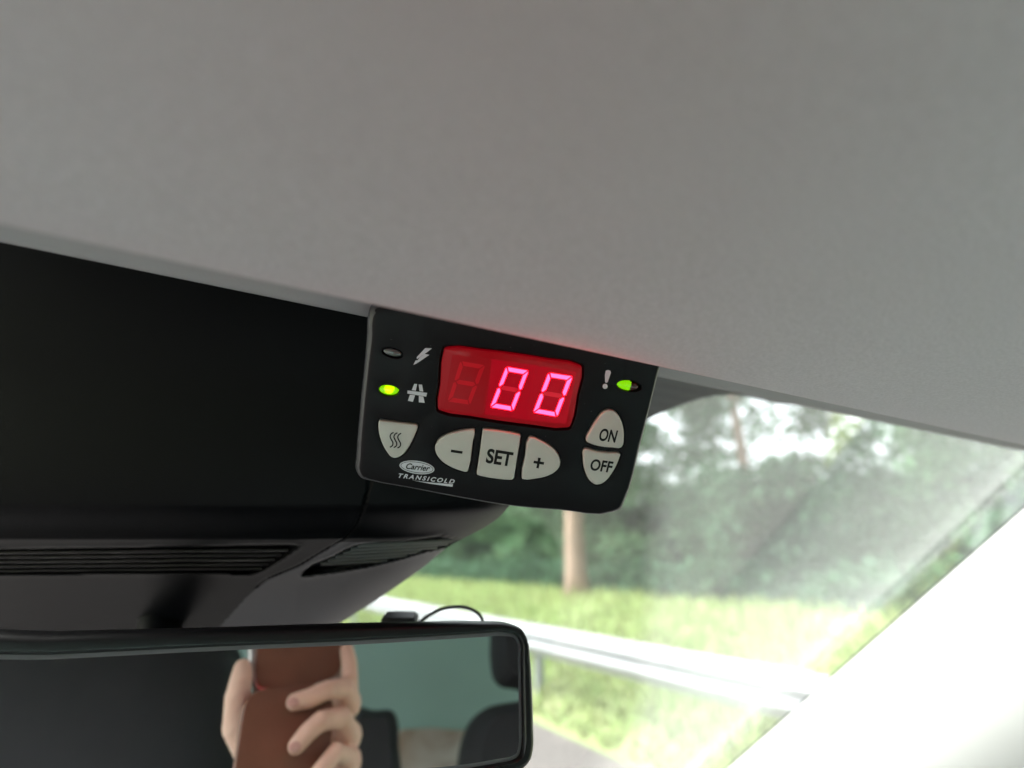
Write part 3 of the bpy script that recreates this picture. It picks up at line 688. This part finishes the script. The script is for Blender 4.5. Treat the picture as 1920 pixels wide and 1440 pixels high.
for k_, px in HO.items():
    P = [cl(*p) for p in px]
    if not k_.startswith('led'): P = catmull(P, 3)
    LOC[k_] = P
    g_ = {'display': .00075}.get(k_, .0004 if k_.startswith('led') else .00048)
    if k_.startswith('led'): g_ = .0001
    Hh = offset(P, g_)
    rr = []
    for off, z in ((.0004, 0), (.00018, -.00006), (.00004, -.0002), (0, -.0004), (0, -.0035)): rr.append([bm.verts.new(v3(v, z)) for v in offset(Hh, off)])
    for i in range(4):
        a, b = rr[i], rr[i+1]; n_ = len(a)
        for q_ in range(n_): bm.faces.new((a[q_], a[(q_+1) % n_], b[(q_+1) % n_], b[q_]))
    n_ = len(rr[0]); edges += [bm.edges.get((rr[0][q_], rr[0][(q_+1) % n_])) for q_ in range(n_)]
    bm.faces.new(rr[-1])
bmesh.ops.triangle_fill(bm, use_beauty=True, use_dissolve=False, edges=edges, normal=(0, 0, 1))
bmesh.ops.recalc_face_normals(bm, faces=bm.faces)
bm.faces.index_update()
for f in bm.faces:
    if f.index < 9*len(CO_) and f.normal.z < .93 and f.index >= len(CO_): f.material_index = 1  # bevel ring takes the painted highlight
part('faceplate', bm, [M['plate'], M['edge_highlight']], smooth=35)

def dome(P, z0, z1, er, flat=.0002, n_=7):        # raised key with rounded rim
    bm = bmesh.new(); rings = [[v3(p, z0) for p in P], [v3(p, z1-er) for p in P]]
    for k in range(1, n_):
        a = k/(n_-1)*math.pi/2; rings.append([v3(v, z1-er*(1-math.sin(a))) for v in offset(P, -er*(1-math.cos(a)))])
    Q = offset(P, -er); C_ = sum(Q, Vector((0, 0)))/len(Q)
    for s_ in (.85, .6, .3): rings.append([v3(C_+(v-C_)*s_, z1+flat*(1-s_*s_)) for v in Q])
    loft(bm, rings); bmesh.ops.recalc_face_normals(bm, faces=bm.faces); return bm
KT = .0011
BL = {'heat': 'cream shield-shaped button with three wavy lines', 'minus': 'cream half-oval button marked with a minus', 'set': 'cream square button marked SET', 'plus': 'cream half-oval button marked with a plus', 'on': 'cream half-oval button marked ON', 'off': 'cream half-oval button marked OFF'}
BT = {}
for k_ in BL: BT[k_] = part('button', dome(LOC[k_], -.003, KT, .0008), M['button'], smooth=60, label=BL[k_])

# printed marks -----------------------------------------------------------
def flat_polys(polys, z, th=.00006, sm=0):
    bm = bmesh.new()
    for P in polys:
        Q = [cl(x, y, z) for x, y in P]
        if area2(Q) < 0: Q = Q[::-1]
        a = [bm.verts.new(v3(v, z)) for v in Q]; b = [bm.verts.new(v3(v, z+th)) for v in Q]; n_ = len(Q)
        bm.faces.new(b); bm.faces.new(a[::-1])
        for i in range(n_): bm.faces.new((a[i], a[(i+1) % n_], b[(i+1) % n_], b[i]))
    return bm
def strokes(lines, z, w):
    polys = []
    for L in lines:
        P = [p.to_2d() for p in catmull([Vector((x, y, 0)) for x, y in L], 6, False)]; lft = []; rgt = []
        for i, p in enumerate(P):
            t = (P[min(i+1, len(P)-1)]-P[max(i-1, 0)]).normalized(); q_ = Vector((-t.y, t.x))*(w/2); lft.append(p+q_); rgt.append(p-q_)
        for i in range(len(P)-1): polys.append([tuple(lft[i]), tuple(lft[i+1]), tuple(rgt[i+1]), tuple(rgt[i])])
    return flat_polys(polys, z)
def text(name, s, a, b, cap, z, m, parent, shear=0, bold=0, spacing=1.0, lean=None, ext=.00004):
    """a, b: pixels at the two ends of the baseline; cap: cap height in pixels"""
    cu = bpy.data.curves.new('txt', 'FONT'); cu.body = s; cu.shear = shear; cu.space_character = spacing; cu.offset = bold; cu.extrude = .02
    o = bpy.data.objects.new('txt', cu); COL.objects.link(o); bpy.context.view_layer.update()
    me = bpy.data.meshes.new_from_object(o.evaluated_get(bpy.context.evaluated_depsgraph_get())); bpy.data.objects.remove(o); bpy.data.curves.remove(cu)
    xs_v = [v.co.x for v in me.vertices]; x0, x1 = min(xs_v), max(xs_v); CAP = .729
    A_ = cl(*a, z); B_ = cl(*b, z); ux = (B_-A_); Wd = ux.length; ux.normalize(); uy = Vector((-ux.y, ux.x))
    up_ = (cl(a[0], a[1]-cap, z)-A_).dot(uy)
    for v in me.vertices:
        p = A_+ux*((v.co.x-x0)/(x1-x0)*Wd)+uy*(v.co.y/CAP*up_)
        v.co = Vector((p.x, p.y, z+(ext if v.co.z > 0 else 0)))
    return part(name, me, m, parent)
ZI = .00002; ZB = KT+.00023
part('lightning_symbol', flat_polys([Z(640, 540, L) for L in ([(945, 675), (1020, 678), (960, 726), (850, 800), (848, 778)], [(938, 742), (990, 752), (858, 842), (850, 824), (880, 782), (905, 765)], [(868, 812), (850, 848), (810, 865), (835, 815)])], ZI), M['print'])
part('road_symbol', flat_polys([Z(640, 540, L) for L in ([(745, 1152), (965, 1180), (955, 1222), (743, 1187)], [(820, 1078), (853, 1080), (838, 1155), (792, 1149)], [(772, 1200), (830, 1207), (805, 1280), (748, 1268)], [(870, 1085), (908, 1087), (922, 1166), (880, 1161)], [(872, 1213), (922, 1220), (938, 1292), (872, 1285)])], ZI), M['print'])
part('exclamation_symbol', flat_polys([Z(940, 580, [(1175, 690), (1200, 682), (1225, 690), (1233, 712), (1197, 818), (1181, 828), (1167, 818), (1165, 740)]), ell(940+1167/6, 580+866/6, 4.7, 4.9, 0, 20)], ZI), M['print'])
bd = part('badge', flat_polys([ell(781.8, 876.3, 33, 12.2, 8, 48)], ZI), M['print'])
def ring_poly(cx, cy, a, b, w, deg):
    o_ = ell(cx, cy, a, b, deg, 48); i_ = ell(cx, cy, a-w, b-w, deg, 48); return [[o_[k], o_[(k+1) % 48], i_[(k+1) % 48], i_[k]] for k in range(48)]
part('badge_ring', flat_polys(ring_poly(781.8, 876.3, 30.8, 10.2, .9, 8), .00009), M['ink'], bd)
# script name drawn as pen strokes
text('lettering', 'Carrier', (761.0, 878.6), (806, 883.4), 11.0, .00009, M['ink'], bd, shear=.36, bold=.022)
text('lettering', 'TRANSICOLD', (747, 895.3), (852, 907.0), 8.2, ZI, M['print'], ct, shear=.32, bold=.028, spacing=1.42)
part('underline', flat_polys([Z(640, 760, [(800, 842), (900, 856), (1010, 868), (1258, 888), (1250, 916), (1000, 882)])], ZI), M['print'])
wav = [(588, 305), (560, 322), (549, 348), (562, 385), (580, 420), (576, 450), (546, 471)]
part('wavy_lines', strokes([Z(640, 760, [(x+dx, y+dy) for x, y in wav]) for dx, dy in ((0, 0), (43, 4), (86, 9))], ZB, 2.3), M['ink'], BT['heat'])
part('minus_sign', flat_polys([Z(640, 760, [(1236, 497), (1366, 517), (1361, 545), (1231, 527)])], ZB), M['ink'], BT['minus'])
part('plus_sign', flat_polys([Z(940, 760, [(412, 588), (445, 592), (436, 632), (482, 640), (476, 668), (430, 661), (420, 710), (393, 704), (402, 657), (360, 650), (367, 622), (408, 628)])], ZB), M['ink'], BT['plus'])
text('lettering', 'SET', (910.3, 866.5), (958.5, 874), 27, ZB, M['ink'], BT['set'], shear=-.0, bold=.032)
text('lettering', 'ON', (1122, 825), (1154.5, 829.5), 23.5, ZB, M['ink'], BT['on'], shear=.08, bold=.026)
text('lettering', 'OFF', (1105.5, 880.5), (1146.5, 886), 21.5, ZB, M['ink'], BT['off'], shear=.05, bold=.026)

# display ------------------------------------------------------------------
def panel(P, z0, z1, er):
    bm = bmesh.new(); loft(bm, [[v3(p, z0) for p in P], [v3(p, z1-er) for p in P], [v3(v, z1-er*.3) for v in offset(P, -er*.3)], [v3(v, z1) for v in offset(P, -er)]])
    bmesh.ops.recalc_face_normals(bm, faces=bm.faces); return bm
dw = part('display_window', panel(LOC['display'], -.003, -.0001, .0010), M['window'], smooth=30)
ZD = -.00008
Q_ = [[(863.3, 676.7), (910, 685), (881.7, 759), (839, 752.5)], [(949, 687.5), (991.7, 695), (962.5, 770.8), (919, 763.3)], [(1028.3, 698.7), (1074.2, 705.8), (1045, 781.7), (999.2, 773.3)]]
CELL = [[(848, 664.5), (921.3, 673), (907.5, 776.5), (832.5, 764.5)], [(922.2, 673.1), (1002.4, 684.7), (990.2, 788.0), (908.4, 776.6)], [(1003.2, 684.8), (1081, 697), (1061.5, 794.5), (991, 788.1)]]
def bil(q_, s_, t): 
    a = lerp2(q_[0], q_[1], s_); b = lerp2(q_[3], q_[2], s_); return lerp2(a, b, t)
SEG = {'top': [(.07, 0), (.95, 0), (.82, .103), (.18, .103)], 'tl': [(.0, .04), (.04, .02), (.168, .13), (.168, .41), (.07, .485), (0, .455)], 'tr': [(1, .04), (.97, .02), (.832, .13), (.832, .41), (.93, .485), (1, .455)],
       'bot': [(.05, 1), (.93, 1), (.82, .897), (.18, .897)], 'bl': [(.0, .96), (.03, .98), (.168, .87), (.168, .59), (.07, .515), (0, .545)], 'br': [(1, .96), (.96, .98), (.832, .87), (.832, .59), (.93, .515), (1, .545)],
       'mid': [(.1, .5), (.2, .448), (.8, .448), (.9, .5), (.8, .552), (.2, .552)]}
for i, q_ in enumerate(Q_):
    lit = i > 0
    ce = part('digit', flat_polys([CELL[i]], ZD, .00003), M['cell_lit' if lit else 'cell'], dw, label=('lit digit cell showing a bright pink 0' if lit else 'dark unlit digit cell'))
    for nm, poly in SEG.items():
        on = lit and nm != 'mid'; P = [bil(q_, *p) for p in poly]
        if on:
            c_ = (sum(p[0] for p in P)/len(P), sum(p[1] for p in P)/len(P)); P2 = [Vector(p) for p in P]; big = [tuple(v) for v in offset(P2, .8)]
            bm = flat_polys([big], ZD+.00004, .00002); n0 = len(bm.faces); b2 = flat_polys([[tuple(v) for v in offset(P2, -.5)]], ZD+.00007, .00003); t_ = bpy.data.meshes.new('t'); b2.to_mesh(t_); b2.free(); bm.from_mesh(t_); bm.faces.ensure_lookup_table()
            for f in bm.faces[n0:]: f.material_index = 1
            part('segment', bm, [M['seg_edge'], M['seg_on']], ce)
        else: part('segment', flat_polys([P], ZD+.00004, .00003), M['seg_mid' if lit else 'seg_off'], ce)
        if nm == 'x': pass

# indicator lenses
def lens(px, zt, split=None, core=None):
    P = [cl(*p) for p in px]; C_ = sum(P, Vector((0, 0)))/len(P); bm = bmesh.new(); rings = [[v3(p, -.003) for p in P]]
    for k in range(0, 8):
        a = k/8*math.pi/2; rings.append([v3(C_+(p-C_)*math.cos(a), -.0009+zt*math.sin(a)) for p in P])
    loft(bm, rings); bmesh.ops.recalc_face_normals(bm, faces=bm.faces)
    for f in bm.faces:
        c = f.calc_center_median()
        if split is not None and c.x > split: f.material_index = 1
        if core is not None and (Vector((c.x, c.y))-core[0]).length < core[1] and f.normal.z > .2: f.material_index = 1
    return bm
part('indicator_light', lens(ell(735.2, 661.2, 18, 7.2, 13, 40), .0016), M['led_off'], smooth=70, label='unlit clear grey indicator')
part('indicator_light', lens(ell(728.3, 732, 18, 8.8, 8, 40), .0016, core=(cl(730, 729), .0021)), [M['led_green'], M['led_core']], smooth=70, label='glowing yellow-green indicator beside the road symbol')
part('indicator_light', lens(ell(1178, 723.5, 20.5, 9.0, 8, 40), .0016, split=cl(1182, 723).x), [M['led_green'], M['led_dark']], smooth=70, label='indicator glowing green on its left half only')
# dust specks on the plate
bm = bmesh.new()
for i in range(26):
    x = rnd.uniform(700, 1180); y = rnd.uniform(620, 930); v = cl(x, y); s_ = rnd.uniform(.00004, .00011)
    if any(inside(x, y, h_) for h_ in HO.values()): continue
    bmesh.ops.create_icosphere(bm, subdivisions=1, radius=s_, matrix=Matrix.Translation(v3(v, s_*.5)))
tag(part('dust', bm, mat('dust_specks', (.4, .4, .38), .9)), kind='stuff')
